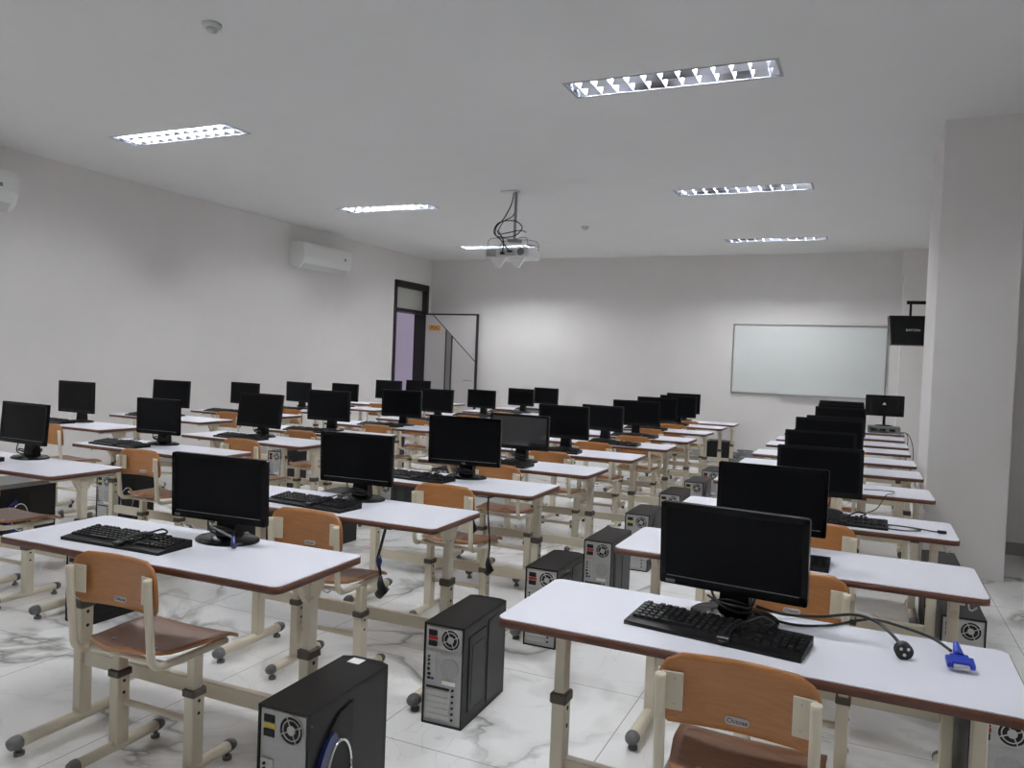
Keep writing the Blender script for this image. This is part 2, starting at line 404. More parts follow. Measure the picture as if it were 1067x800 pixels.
# ------------------------------------------------------------------ air conditioners
def aircon(y0, y1, label, logo):
    r = empty('air_conditioner', (XL, (y0 + y1) / 2, 2.59)); hl = (y1 - y0) / 2
    tag(r, label, 'air conditioner', 'wall air conditioners')
    prof = [(0, .03), (.16, .0), (.235, .07), (.265, .16), (.262, .31), (.235, .355), (0, .375)]
    T = Matrix(((1, 0, 0, 0), (0, 0, 1, 0), (0, 1, 0, 0), (0, 0, 0, 1)))
    MB().prism(prof, -hl, hl, 0, T).build('body', 'whiteplastic', r)
    MB().prism([(.252, .115), (.2685, .165), (.2665, .31), (.24, .352), (.23, .35), (.24, .12)], -hl + .03, hl - .03, 0, T).build('front_panel', 'whiteplastic', r)
    MB().prism([(.165, .004), (.233, .07), (.238, .066), (.172, -.004)], -hl + .05, hl - .05, 0, T).build('outlet_flap', 'offwhite', r)
    b = MB(); b.b2(.262, .27, hl - .19, hl - .15, .20, .235); b.build('display', 'greyplastic', r)
    if logo: text('3', .07, 'energy_badge', 'hole', r, (.272, hl - .32, .2), (PI / 2, 0, PI / 2))
aircon(8.76, 9.86, 'white wall air conditioner beside the doorway, near the ceiling', False)
aircon(3.62, 4.72, 'white wall air conditioner cut off by the picture edge', True)

# ------------------------------------------------------------------ projector
pj = empty('ceiling_projector', (-3.49, 7.65, 2.46)); tag(pj, 'white projector hanging from a ceiling pole in looped black cables', 'projector')
MB().b2(-.26, .24, -.17, .17, .02, .12, 0, .02, 3).build('body', 'whiteplastic', pj)
MB().b2(-.09, .09, -.172, -.165, .04, .10).build('rear_panel', 'offwhite', pj)
b = MB(); b.cyl((.16, -.175, .075), .035, .03, 'Y'); b.ring((.16, -.19, .075), .035, .005); b.build('lens', ['greyplastic'], pj)
v = MB()
for k in range(6): v.b2(-.24, -.13, -.174, -.168, .035 + .012 * k, .040 + .012 * k)
v.build('vent', 'greyplastic', pj)
MB().tube([(0, 0, .20), (0, 0, ZC - 2.46)], .016, 12).build('pole', 'lampframe', pj)
MB().prism(rrect(-.17, .03, -.06, .06, .03), ZC - 2.472, ZC - 2.46).build('ceiling_plate', 'offwhite', pj)
cg = MB()
for sx in (-.24, .22):
    for sy in (-.14, .14): cg.tube(smooth_path([(0, 0, .235), (sx * .9, sy, .225), (sx, sy, .10)], 4), .005, 6)
cg.b2(-.06, .06, -.06, .06, .20, .235, 0, .004); cg.build('mount_frame', 'lampframe', pj)
for sx in (-.13, .09):
    MB().prism([(-.09, 0), (.09, .01), (.02, -.10), (-.02, -.10)], -.02, .02, 0, Matrix(((1, 0, 0, sx), (0, 0, 1, -.10), (0, 1, 0, .02), (0, 0, 0, 1)))).build('foot', 'paper', pj)
c = MB()
c.tube(smooth_path([(-.02, -.02, ZC - 2.48), (-.04, -.03, .6), (-.12, -.04, .45), (-.20, -.05, .36), (-.17, -.08, .26), (.03, -.1, .25), (.12, -.08, .34), (.02, -.06, .42), (-.16, -.06, .41), (-.2, -.1, .30), (-.08, -.16, .20), (.03, -.19, .08)], 6), .006, 6)
c.tube(smooth_path([(-.01, .02, ZC - 2.48), (-.02, .0, .5), (-.14, .0, .43), (-.19, -.02, .30), (-.05, -.09, .29), (.10, -.1, .31), (.17, -.08, .29)], 6), .005, 6)
c.tube(smooth_path([(-.2, -.02, .33), (-.12, -.12, .28), (-.05, -.17, .19), (-.05, -.185, .07)], 6), .007, 6)
c.b2(-.07, -.03, -.20, -.16, .05, .075); c.b2(.01, .06, -.20, -.16, .07, .09); c.build('cables', 'cable', pj)

# ------------------------------------------------------------------ wall speaker
sp = empty('wall_speaker', (.42, 9.0, 1.72), .06); tag(sp, 'black box loudspeaker on a bracket behind the white column', 'speaker')
sb = MB(); poly = [(-.225, .30), (.225, .30), (.195, 0), (-.195, 0)]
sb.prism(poly, 0, .24, 0, Matrix(((1, 0, 0, 0), (0, 0, 1, 0), (0, 1, 0, 0), (0, 0, 0, 1)))); sb.build('cabinet', 'case', sp)
sb = MB(); sb.prism([(-.212, .288), (.212, .288), (.185, .012), (-.185, .012)], -.014, 0, 0, Matrix(((1, 0, 0, 0), (0, 0, 1, 0), (0, 1, 0, 0), (0, 0, 0, 1)))); gr = sb.build('front_grille', 'black', sp)
text('BAFTON', .034, 'lettering', 'pin', gr, (0, -.0145, .150), (PI / 2, 0, 0))
sb = MB(); sb.tube([(-.02, .1, .30), (-.02, .1, .37), (-.02, .1, .44)], .012, 8); sb.b2(-.06, .53, .085, .115, .425, .46, 0, .003); sb.b2(.505, .53, .03, .17, .35, .53); sb.build('bracket', 'black', sp)

# ------------------------------------------------------------------ desks
W, DP, H = 1.2, .436, .72
def make_desk(near, shift):
    r = empty('computer_desk')
    poly = rrect(-W / 2, W / 2, -DP / 2, DP / 2, .028, 6)
    inn = rrect(-W / 2 + .003, W / 2 - .003, -DP / 2 + .003, DP / 2 - .003, .025, 6)
    top = MB().prism(inn, H - .003, H).build('tabletop', 'laminate', r)
    e = MB(); e.prism(poly, H - .023, H - .0025, 0, None, True); e.build('edge_band', 'edge', top)
    PX = {-1: -W / 2 + .112 + shift * 1.4, 1: W / 2 - .08 + shift}
    for s in (-1, 1):
        x = PX[s]
        p = MB()
        p.b2(x - .016, x + .016, -.020, .020, .45, H - .022, 0, .003)
        p.b2(x - .0195, x + .0195, -.025, .025, .05, .455, 0, .003)
        # flared gusset and arm that carries the top
        T = Matrix(((0, 0, 1, x), (1, 0, 0, 0), (0, 1, 0, 0), (0, 0, 0, 1)))
        p.prism([(-.13, H - .03), (.13, H - .03), (.06, H - .045), (.027, H - .10), (-.027, H - .10), (-.06, H - .045)], -.012, .012, 0, T)
        p.b2(x - .015, x + .015, -.18, .18, H - .04, H - .026, 0, .003)
        for z in (.425, .375): p.cyl((x + .0197, 0, z), .0065, .002, 'X', 8, 1); p.cyl((x - .0197, 0, z), .0065, .002, 'X', 8, 1)
        po = p.build('post', ['cream', 'hole'], r)
        cl = MB().b2(x - .0245, x + .0245, -.030, .030, .44, .47, 0, .004); cl.build('collar', 'collar', po)
        f = MB(); y0, y1 = -.245, .15
        f.tube([(x, y0, .046), (x, y1, .046)], .021, 14, squash=1.15)
        if near:
            fo = f.build('foot', 'cream', r)
            for yy, sg in ((y0, -1), (y1, 1)):
                c = MB(); c.tube([(x, yy - sg * .012, .046), (x, yy + sg * .006, .046), (x, yy + sg * .022, .045), (x, yy + sg * .028, .044)], [.0235, .0235, .019, .008], 14, squash=1.12); c.build('end_cap', 'cap', fo)
                g = MB(); g.cyl((x, yy - sg * .012, .006), .017, .012); g.cyl((x, yy - sg * .012, .02), .008, .024); g.build('glide', 'cap', fo)
        else:
            for yy, sg in ((y0, -1), (y1, 1)):
                f.tube([(x, yy - sg * .012, .046), (x, yy + sg * .006, .046), (x, yy + sg * .024, .045)], [.0235, .0235, .012], 10, 1)
                f.cyl((x, yy - sg * .012, .012), .016, .024, n=10, mi=1)
            f.build('foot', ['cream', 'cap'], r)
    MB().b2(PX[-1] + .02, PX[1] - .02, -.014, .014, .235, .287, 0, .003).build('crossbeam', 'cream', r)
    if near:
        tr = MB(); tr.b2(-.06, .08, -DP / 2 + .03, -DP / 2 + .10, H - .038, H - .026, 0, .003); tr.build('underside_bracket', 'collar', r)
    for yy in (-.04, .05): MB().tube(smooth_path([(W / 2 - .04, yy, H - .026), (W / 2 - .04, yy, H - .075), (W / 2 - .03, yy + .012, H - .09), (W / 2 - .015, yy + .012, H - .078)], 4), .0028, 6).build('bag_hook', 'silver', r)
    return r
DPROTO = {(nr, rr): make_desk(nr, .0 if rr else .032) for nr in (True, False) for rr in (True, False)}

DESK={'D1':(-1.489,1.738,0.021),'R1':(0.351,1.822,-0.009),'D2':(-1.506,2.654,0.017),'D3':(-1.485,3.582,0.020),'D4':(-1.492,4.455,-0.010),'D5':(-1.481,5.398,0.009),'D6':(-1.447,6.308,0.015),'D7':(-1.446,7.133,-0.013),'D8':(-1.464,8.106,-0.036),'D9':(-1.457,9.029,-0.009),'D10':(-1.431,9.778,-0.001),'R2':(0.383,2.764,-0.006),'R3':(0.391,3.694,-0.004),'R4':(0.385,4.835,0.014),'R5':(0.385,5.801,0.005),'R6':(0.386,6.594,-0.006),'R7':(0.391,7.529,0.003),'R8':(0.407,8.250,0.002),'R9':(0.410,9.129,0.000),'R10':(0.443,10.061,0.000),
 'E1':(-3.693,2.609,0.004),'E2':(-3.674,3.577,-0.005),'E3':(-3.649,4.459,-0.024),'E4':(-3.64,5.29,.0),'E5':(-3.63,6.23,.0),'E6':(-3.63,7.12,.0),'E7':(-3.62,8.14,-.01),'E8':(-3.60,9.06,-.01),'E9':(-3.60,9.94,-.01),
 'F1':(-5.480,4.273,0.001),'F2':(-5.524,5.328,-0.003),'F3':(-5.511,6.324,-0.006),'F4':(-5.50,7.20,0.),'F5':(-5.50,8.07,0.),'F6':(-5.49,9.05,0.),'F7':(-5.49,10.06,0.)}
def dloc(n, dx, dy, z=0.0):
    """a point given from the desk's front corner by the aisle: dx along the width, dy in depth"""
    x, y, a = DESK[n]
    return (x + dx * math.cos(a) - dy * math.sin(a), y + dx * math.sin(a) + dy * math.cos(a), z)
first = {}
NEAR = {'D1', 'D2', 'D3', 'D4', 'R1', 'R2', 'R3', 'E1', 'E2', 'E3'}
for n, (x, y, a) in DESK.items():
    pr = DPROTO[n in NEAR, n[0] == 'R']
    o = pr if pr.name not in first else copy_tree(pr); first[pr.name] = 1
    o.location = dloc(n, -W / 2, DP / 2); o.rotation_euler = (0, 0, a)
    k = int(n[1:])
    tag(o, 'white computer desk, %s %s' % (nth(k), ROW[n[0]]), 'desk', 'computer desks in rows')

# ------------------------------------------------------------------ chairs
def make_chair(near):
    r = empty('school_chair')
    hs = .165
    # seat: dished plywood, wider in front, rounded behind
    n, mm = 14, 12; vs = []; fs = []
    def outline(t):   # half width at depth t (0 rear .. 1 front)
        return .145 + .035 * min(1, t * 1.6) - (.075 * max(0, (.22 - t) / .22) ** 2)
    th = .012
    for lay in (0, 1):
        for i in range(mm + 1):
            t = i / mm; y = -.185 + .36 * t
            for j in range(n + 1):
                u = -1 + 2 * j / n; x = u * outline(t)
                z = .445 + .014 * u * u * (1 - .4 * t) - .020 * max(0, (t - .82) / .18) ** 2 + .028 * max(0, (.3 - t) / .3) ** 2 - .006
                vs.append((x, y + .022 * (1 - u * u) * (t - .5) * .6, z - lay * th))
    q = lambda l, i, j: l * (mm + 1) * (n + 1) + i * (n + 1) + j
    for i in range(mm):
        for j in range(n):
            fs.append((q(0, i, j), q(0, i, j + 1), q(0, i + 1, j + 1), q(0, i + 1, j))); fs.append((q(1, i, j), q(1, i + 1, j), q(1, i + 1, j + 1), q(1, i, j + 1)))
    for j in range(n): fs.append((q(0, 0, j), q(1, 0, j), q(1, 0, j + 1), q(0, 0, j + 1))); fs.append((q(0, mm, j), q(0, mm, j + 1), q(1, mm, j + 1), q(1, mm, j)))
    for i in range(mm): fs.append((q(0, i, 0), q(0, i + 1, 0), q(1, i + 1, 0), q(1, i, 0))); fs.append((q(0, i, n), q(1, i, n), q(1, i + 1, n), q(0, i + 1, n)))
    seat = MB().add(vs, fs, 0, True).build('seat', 'seatwood', r)
    if near:
        for s in (-1, 1): MB().cyl((s * .09, -.09, .4465), .007, .004).build('rivet', 'silver', seat)
    # backrest: bent ply panel with round upper corners
    poly = []
    for x, z in rrect(-.185, .185, .575, .728, .05, 7): poly.append((x, z))
    vs = []; fs = []; cols = 24; rows = 10
    def halfw(z):
        t = (z - .575) / .167
        if t > .6: k = (t - .6) / .4; return .176 - .05 * (1 - math.sqrt(max(0, 1 - k * k)))
        if t < .25: k = (.25 - t) / .25; return .176 - .022 * (1 - math.sqrt(max(0, 1 - k * k))) - .003
        return .176
    for lay in (0, 1):
        for i in range(rows + 1):
            z = .575 + .167 * (i / rows)
            for j in range(cols + 1):
                u = -1 + 2 * j / cols; x = u * halfw(z)
                y = -.172 + .030 * (1 - (x / .187) ** 2) - .10 * (z - .575) + lay * .011
                zz = z - .003 * (x / .187) ** 2 * (i / rows)
                vs.append((x, y, zz))
    q2 = lambda l, i, j: l * (rows + 1) * (cols + 1) + i * (cols + 1) + j
    for i in range(rows):
        for j in range(cols):
            fs.append((q2(0, i, j), q2(0, i, j + 1), q2(0, i + 1, j + 1), q2(0, i + 1, j))); fs.append((q2(1, i, j), q2(1, i + 1, j), q2(1, i + 1, j + 1), q2(1, i, j + 1)))
    for j in range(cols): fs.append((q2(0, 0, j), q2(1, 0, j), q2(1, 0, j + 1), q2(0, 0, j + 1))); fs.append((q2(0, rows, j), q2(0, rows, j + 1), q2(1, rows, j + 1), q2(1, rows, j)))
    for i in range(rows): fs.append((q2(0, i, 0), q2(0, i + 1, 0), q2(1, i + 1, 0), q2(1, i, 0))); fs.append((q2(0, i, cols), q2(1, i, cols), q2(1, i + 1, cols), q2(0, i + 1, cols)))
    MB().add(vs, fs, 0, True).build('backrest', 'wood', r)
    for s in (-1, 1):
        x = s * hs
        u = MB()
        u.tube(smooth_path([(x, -.197, .697), (x, -.19, .60), (x, -.180, .50), (x, -.176, .455), (x, -.160, .428), (x, -.125, .418), (x * .98, .0, .414), (x * .96, .14, .412)], 5), .0125, 10)
        u.build('upright', 'cream', r)
        pl = MB(); pl.box((s * .142, -.178, .655), (.050, .004, .088), 0, .002, 1, Matrix.Rotation(-s * .12, 3, 'Z'))
        pl.cyl((s * .135, -.181, .685), .003, .003, 'Y', 8, 1); pl.cyl((s * .135, -.181, .628), .003, .003, 'Y', 8, 1)
        pl.build('mounting_plate', ['cream', 'silver'], r)
        p = MB(); p.b2(x - .016, x + .016, -.020, .020, .28, .412, 0, .003); p.b2(x - .020, x + .020, -.025, .025, .05, .295, 0, .003)
        for z in (.265, .225): p.cyl((x + .0205, 0, z), .0055, .002, 'X', 8, 1)
        po = p.build('post', ['cream', 'hole'], r)
        MB().b2(x - .0245, x + .0245, -.030, .030, .28, .304, 0, .003).build('collar', 'collar', po)
        f = MB(); y0, y1 = -.165, .165
        f.tube([(x, y0, .044), (x, y1, .044)], .018, 12, squash=1.1)
        if near:
            fo = f.build('foot', 'cream', r)
            for yy, sg in ((y0, -1), (y1, 1)):
                c = MB(); c.tube([(x, yy - sg * .01, .044), (x, yy + sg * .004, .044), (x, yy + sg * .018, .043), (x, yy + sg * .023, .042)], [.0205, .0205, .016, .006], 12, squash=1.08); c.build('end_cap', 'cap', fo)
                g = MB(); g.cyl((x, yy - sg * .01, .006), .015, .012); g.cyl((x, yy - sg * .01, .02), .007, .024); g.build('glide', 'cap', fo)
        else:
            for yy, sg in ((y0, -1), (y1, 1)):
                f.tube([(x, yy - sg * .01, .044), (x, yy + sg * .004, .044), (x, yy + sg * .02, .043)], [.0205, .0205, .01], 10, 1)
                f.cyl((x, yy - sg * .01, .012), .014, .024, n=10, mi=1)
            f.build('foot', ['cream', 'cap'], r)
    MB().tube([(-hs, 0, .195), (hs, 0, .195)], .011, 10).build('stretcher', 'cream', r)
    MB().tube([(-hs, .1, .412), (hs, .1, .412)], .010, 8).build('seat_rail', 'cream', r); MB().tube([(-hs, -.12, .418), (hs, -.12, .418)], .010, 8).build('seat_rail', 'cream', r)
    if near:
        T = Matrix(((1, 0, 0, 0), (0, .1, 1, -.1475), (0, 1, -.1, .603), (0, 0, 0, 1)))
        bd = MB(); bd.prism(rrect(-.027, .027, -.0085, .0085, .0084, 6), -.002, .0012, 0, T); bo = bd.build('badge', 'badge', r)
        text('Chitose', .0145, 'lettering', 'ink', bo, (0, -.1502, .603), (PI / 2, 0, 0), .0004)
    return r
cnear, cfar = make_chair(True), make_chair(False)
CH = {'D1': (-.583, .125), 'R1': (-.575, .112), 'D2': (-.565, .11), 'D3': (-.45, .10), 'D4': (-.58, .11), 'D5': (-.60, .10), 'D6': (-.60, .10), 'D7': (-.49, .10), 'D8': (-.58, .10), 'D9': (-.55, .10), 'D10': (-.56, .10),
      'R2': (-.565, .10), 'R3': (-.565, .10), 'R4': (-.65, .10), 'R5': (-.58, .12), 'R6': (-.55, .10), 'R7': (-.52, .10), 'R8': (-.55, .10),
      'E1': (-.51, .13), 'E2': (-.45, .10), 'E3': (-.49, .10), 'E4': (-.635, .10), 'E5': (-.53, .10), 'E6': (-.65, .10), 'E7': (-.56, .10), 'E8': (-.56, .10),
      'F1': (-.47, .08), 'F2': (-.55, .10), 'F3': (-.57, .10), 'F4': (-.5, .10), 'F5': (-.52, .10), 'F6': (-.55, .10), 'F7': (-.55, .10)}
for n, (dx, dy) in CH.items():
    pr = cnear if n in NEAR else cfar
    o = pr if pr.name not in first else copy_tree(pr); first[pr.name] = 1
    o.location = dloc(n, dx, dy); o.rotation_euler = (0, 0, DESK[n][2] + random.uniform(-.02, .02) * (0 if n in ('D1', 'R1') else 1))
    tag(o, 'wooden school chair, %s %s' % (nth(int(n[1:])), ROW[n[0]]), 'chair', 'school chairs in rows')

# ------------------------------------------------------------------ monitors
MON={'D1':(-2.011,2.032,0.068,-0.028,0.399,0.228,0.075),
'D2':(-2.105,2.963,0.068,-0.033,0.377,0.231,0.079),
'D3':(-2.026,3.872,0.117,-0.025,0.429,0.271,0.077),
'D4':(-2.085,4.759,-0.018,0.005,0.430,0.232,0.086),
'D5':(-2.122,5.701,-0.073,-0.041,0.427,0.258,0.085),
'D6':(-2.101,6.617,-0.250,-0.010,0.421,0.223,0.090),
'D7':(-2.016,7.438,0.259,0.084,0.457,0.245,0.093),
'D8':(-2.049,8.411,0.235,0.084,0.435,0.258,0.086),
'D9':(-2.028,9.333,0.055,0.070,0.434,0.261,0.081),
'D10':(-2.125,10.084,0.015,0.078,0.432,0.258,0.088),
'R1':(-0.299,2.117,-0.108,-0.071,0.388,0.228,0.074),
'R2':(-0.301,3.054,-0.021,0.066,0.396,0.248,0.069),
'R3':(-0.179,4.003,0.086,0.072,0.387,0.236,0.082),
'R4':(-0.232,5.143,0.133,0.082,0.412,0.232,0.085),
'R5':(-0.223,6.103,-0.032,0.078,0.464,0.253,0.093),
'R6':(-0.213,6.900,0.019,0.081,0.430,0.238,0.088),
'R7':(-0.196,7.838,-0.024,0.080,0.438,0.267,0.099),
'R8':(-0.209,8.560,0.000,0.080,0.430,0.271,0.100),
'R9':(-0.231,9.436,-0.087,0.078,0.461,0.272,0.101),
'E1':(-4.376,2.911,-0.043,0.069,0.419,0.235,0.087),
'E2':(-4.399,3.875,0.041,-0.008,0.382,0.244,0.074),
'E3':(-4.313,4.747,-0.022,0.132,0.439,0.267,0.075),
'E4':(-4.259,5.558,0.069,-0.010,0.427,0.265,0.087),
'E5':(-4.119,6.517,0.136,0.000,0.422,0.261,0.085),
'E6':(-4.254,7.415,-0.009,0.086,0.419,0.253,0.084),
'E7':(-4.220,8.459,-0.148,0.008,0.405,0.219,0.092),
'E8':(-4.104,9.385,-0.206,0.013,0.409,0.225,0.094),
'E9':(-4.095,10.242,-0.250,0.019,0.412,0.229,0.087),
'F1':(-6.158,4.565,0.006,-0.001,0.434,0.269,0.081),
'F2':(-6.223,5.625,0.112,0.046,0.437,0.267,0.084),
'F3':(-6.219,6.627,-0.075,0.024,0.425,0.236,0.084),
'F4':(-6.188,7.490,-0.153,-0.009,0.421,0.237,0.084),
'F5':(-6.150,8.352,-0.040,0.038,0.424,0.228,0.069),
'F6':(-6.121,9.329,0.011,0.030,0.427,0.261,0.074),
'F7':(-6.263,10.354,0.012,0.081,0.429,0.237,0.087)}

def monitor(q, label, near=False, screen='screen', z0=H, oval=False, stub=None, logo=None):
    x, y, a, t, w, h, zb = q
    r = empty('computer_monitor', (x, y, z0), a); tag(r, label, 'monitor', 'black computer monitors')
    # panel: its front lower edge runs through the origin at height zb
    T = Matrix.Translation((0, 0, zb)) @ Matrix.Rotation(-t, 4, 'X')
    R3 = T.to_3x3()
    bz = .016; bb = .026
    b = MB()
    XZ = T @ Matrix(((1, 0, 0, 0), (0, 0, 1, 0), (0, 1, 0, 0), (0, 0, 0, 1)))
    outer = rrect(-w / 2, w / 2, 0, h, .007, 3)
    b.prism(outer, .003, .020, 0, XZ)
    # raised front rim
    for x0, x1, zz0, zz1 in ((-w / 2 + .003, w / 2 - .003, h - bz, h - .001), (-w / 2 + .003, w / 2 - .003, .001, bb), (-w / 2, -w / 2 + bz, .004, h - .004), (w / 2 - bz, w / 2, .004, h - .004)):
        b.prism([(x0, zz0), (x1, zz0), (x1, zz1), (x0, zz1)], 0, .004, 0, XZ)
    # bulged back shell
    vs = [(-w * .46, .02, h * .06), (w * .46, .02, h * .06), (w * .46, .02, h * .95), (-w * .46, .02, h * .95),
          (-w * .33, .05, h * .16), (w * .33, .05, h * .16), (w * .33, .046, h * .84), (-w * .33, .046, h * .84)]
    b.add([T @ Vector(v) for v in vs], [(4, 5, 6, 7), (0, 1, 5, 4), (1, 2, 6, 5), (2, 3, 7, 6), (3, 0, 4, 7)])
    body = b.build('bezel', 'gloss' if near else 'black', r)
    s = MB(); s.prism([(-w / 2 + bz, bb), (w / 2 - bz, bb), (w / 2 - bz, h - bz), (-w / 2 + bz, h - bz)], .0015, .0035, 0, XZ); s.build('screen', screen, r)
    if near:
        tr = MB(); tr.prism([(-w / 2 + .02, bb - .002), (w / 2 - .02, bb - .002), (w / 2 - .02, bb), (-w / 2 + .02, bb)], -.0012, .001, 0, XZ); tr.build('highlight_strip', 'greyplastic', body)  # grey strip modelled in place of the highlight along the lower bezel
    if logo:
        lx, lz, lw = logo
        tl = MB(); tl.prism([(lx - lw / 2, lz - .004), (lx + lw / 2, lz - .004), (lx + lw / 2, lz + .004), (lx - lw / 2, lz + .004)], -.0014, 0, 0, XZ)
        tl.build('maker_badge', 'greyplastic', body)
    # stand: hinge block, neck, round base
    n = MB(); n.b2(-.045, .045, .03, .062, zb + .035, zb + .10, 0, .004)
    n.add([(-.032, .052, zb + .08), (.032, .052, zb + .08), (.032, .085, zb + .08), (-.032, .085, zb + .08), (-.042, .04, .012), (.042, .04, .012), (.042, .09, .012), (-.042, .09, .012)],
          [(0, 1, 2, 3), (4, 7, 6, 5), (0, 4, 5, 1), (1, 5, 6, 2), (2, 6, 7, 3), (3, 7, 4, 0)])
    n.build('neck', 'black', r)
    k = 1.0
    MB().lathe([(.118 * k, 0), (.118 * k, .006), (.108 * k, .012), (.05 * k, .018), (.03 * k, .02)], (0, .055, 0), 28, 0, 1, .78).build('base', 'gloss' if near else 'black', r)
    if near or stub:
        cb = MB()
        cb.tube(smooth_path([(-.06, .06, zb + .05), (-.055, .02, zb + .0), (-.02, -.01, .045), (.03, .0, .03), (.05, .03, .04), (.0, -.005, .06), (-.045, .02, .045), (-.065, .06, .03), (-.03, .10, .03)], 5), .0035, 6)
        cb.tube(smooth_path([(.05, .07, zb + .06), (.055, .03, .05), (.02, -.012, .05), (-.03, .0, .05), (-.07, .04, .05)], 5), .0035, 6)
        cb.build('cable_loop', 'cable', r)
    return r
SPEC = {'D4': dict(screen='glossscreen')}
LAB = {'D4': 'black monitor with pale glare, fourth in the row by the tower aisle',
       'E1': 'black monitor on the desk cut by the picture edge, second row from the door wall'}
for n, q in MON.items():
    near = n in ('D1', 'D2', 'D3', 'R1', 'R2', 'E1', 'E2')
    kw = dict(SPEC.get(n, {}))
    if n == 'R1': kw['logo'] = (-q[4] / 2 + .030, .010, .026)
    if n == 'D1': kw['logo'] = (-q[4] / 2 + .026, .010, .022)
    if n == 'D3': kw['logo'] = (0.0, .010, .02)
    monitor(q, LAB.get(n, 'black computer monitor, %s %s' % (nth(int(n[1:])), ROW[n[0]])), near, stub=n in ('D4', 'R3', 'E3'), **kw)
# D4 wears small white stickers along its edge
# ------------------------------------------------------------------ keyboards
def make_keyboard(cord):
    r = empty('keyboard'); w, d = .44, .145
    T = Matrix(((0, 0, 1, 0), (1, 0, 0, 0), (0, 1, 0, 0), (0, 0, 0, 1)))
    b = MB(); b.prism([(-d / 2, 0), (d / 2, 0), (d / 2, .024), (-d / 2 + .03, .013), (-d / 2, .010)], -w / 2, w / 2, 0, T)
    b.build('body', 'black', r)
    k = MB(); import itertools
    def key(x, y, kw, kd):
        z = .013 + (y + d / 2 - .03) / (d - .03) * .011
        k.add([(x - kw / 2, y - kd / 2, z), (x + kw / 2, y - kd / 2, z), (x + kw / 2, y + kd / 2, z + .001), (x - kw / 2, y + kd / 2, z + .001),
               (x - kw / 2 + .002, y - kd / 2 + .002, z + .007), (x + kw / 2 - .002, y - kd / 2 + .002, z + .007), (x + kw / 2 - .002, y + kd / 2 - .003, z + .008), (x - kw / 2 + .002, y + kd / 2 - .003, z + .008)],
              [(4, 5, 6, 7), (0, 1, 5, 4), (1, 2, 6, 5), (2, 3, 7, 6), (3, 0, 4, 7)])
    for row in range(6):
        y = -d / 2 + .040 + row * .0185
        for c in range(15):
            x = -w / 2 + .018 + c * .0186
            if row == 0 and 3 < c < 9:
                if c == 6: key(x, y, .090, .016)
                continue
            if row == 5 and c in (1, 6, 11): continue
            key(x, y, .0165, .016)
        for c in range(3):
            if row in (1,) and c != 1: continue
            if row == 2: continue
            key(.092 + c * .0186, y, .0165, .016)
        for c in range(4):
            if row == 5: continue
            key(.153 + c * .0175, y, .0155, .016)
    k.build('keys', 'keys', r)
    if cord:
        c = MB(); c.tube(smooth_path([(.06, d / 2, .012), (.05, .03, .037), (.035, -.03, .030), (.03, -d / 2 - .002, .014), (.045, -d / 2 - .002, .014), (.05, -.02, .033), (.075, .04, .040), (.10, .06, .048), (.13, .05, .042), (.11, .02, .038)], 6), .0032, 6)
        c.b2(.022, .055, -d / 2 - .006, -d / 2 + .02, .012, .024, 0, .003)
        c.build('wrapped_cord', 'cable', r)
    return r
kcord, kplain = make_keyboard(True), make_keyboard(False)
KB = {'D1': (-.765, .150, .02, 1), 'R1': (-.665, .175, -.12, 1), 'D2': (-.69, .135, -.09, 1), 'D3': (-.755, .150, -.12, 1), 'D4': (-.64, .100, -.03, 0), 'D5': (-.65, .105, .05, 0), 'D6': (-.47, .09, 0, 0), 'D7': (-.53, .10, 0, 0), 'D8': (-.66, .10, 0, 0), 'D9': (-.62, .10, 0, 0),
      'R2': (-.685, .125, 0, 1), 'R3': (-.49, .12, 0, 1), 'R4': (-.62, .10, 0, 0), 'R6': (-.62, .10, 0, 0),
      'E1': (-.87, .12, 0, 0), 'E2': (-.87, .115, -.05, 1), 'E3': (-.68, .11, -.05, 0), 'E4': (-.70, .11, 0, 0), 'E5': (-.6, .10, 0, 0), 'E6': (-.66, .10, 0, 0), 'E7': (-.61, .10, 0, 0), 'E8': (-.63, .10, 0, 0), 'E9': (-.63, .10, 0, 0),
      'F1': (-.80, .16, -.05, 0), 'F2': (-.78, .10, 0, 0), 'F3': (-.8, .10, 0, 0), 'F4': (-.75, .10, 0, 0), 'F5': (-.7, .10, 0, 0)}
for n, (dx, dy, a, cd) in KB.items():
    pr = kcord if cd else kplain
    o = pr if pr.name not in first else copy_tree(pr); first[pr.name] = 1
    o.location = dloc(n, dx, dy, H); o.rotation_euler = (0, 0, DESK[n][2] + a)
    tag(o, ('black cord-wrapped keyboard, %s %s' if cd else 'plain black keyboard, %s %s') % (nth(int(n[1:])), ROW[n[0]]), 'keyboard', 'black keyboards on the desks')

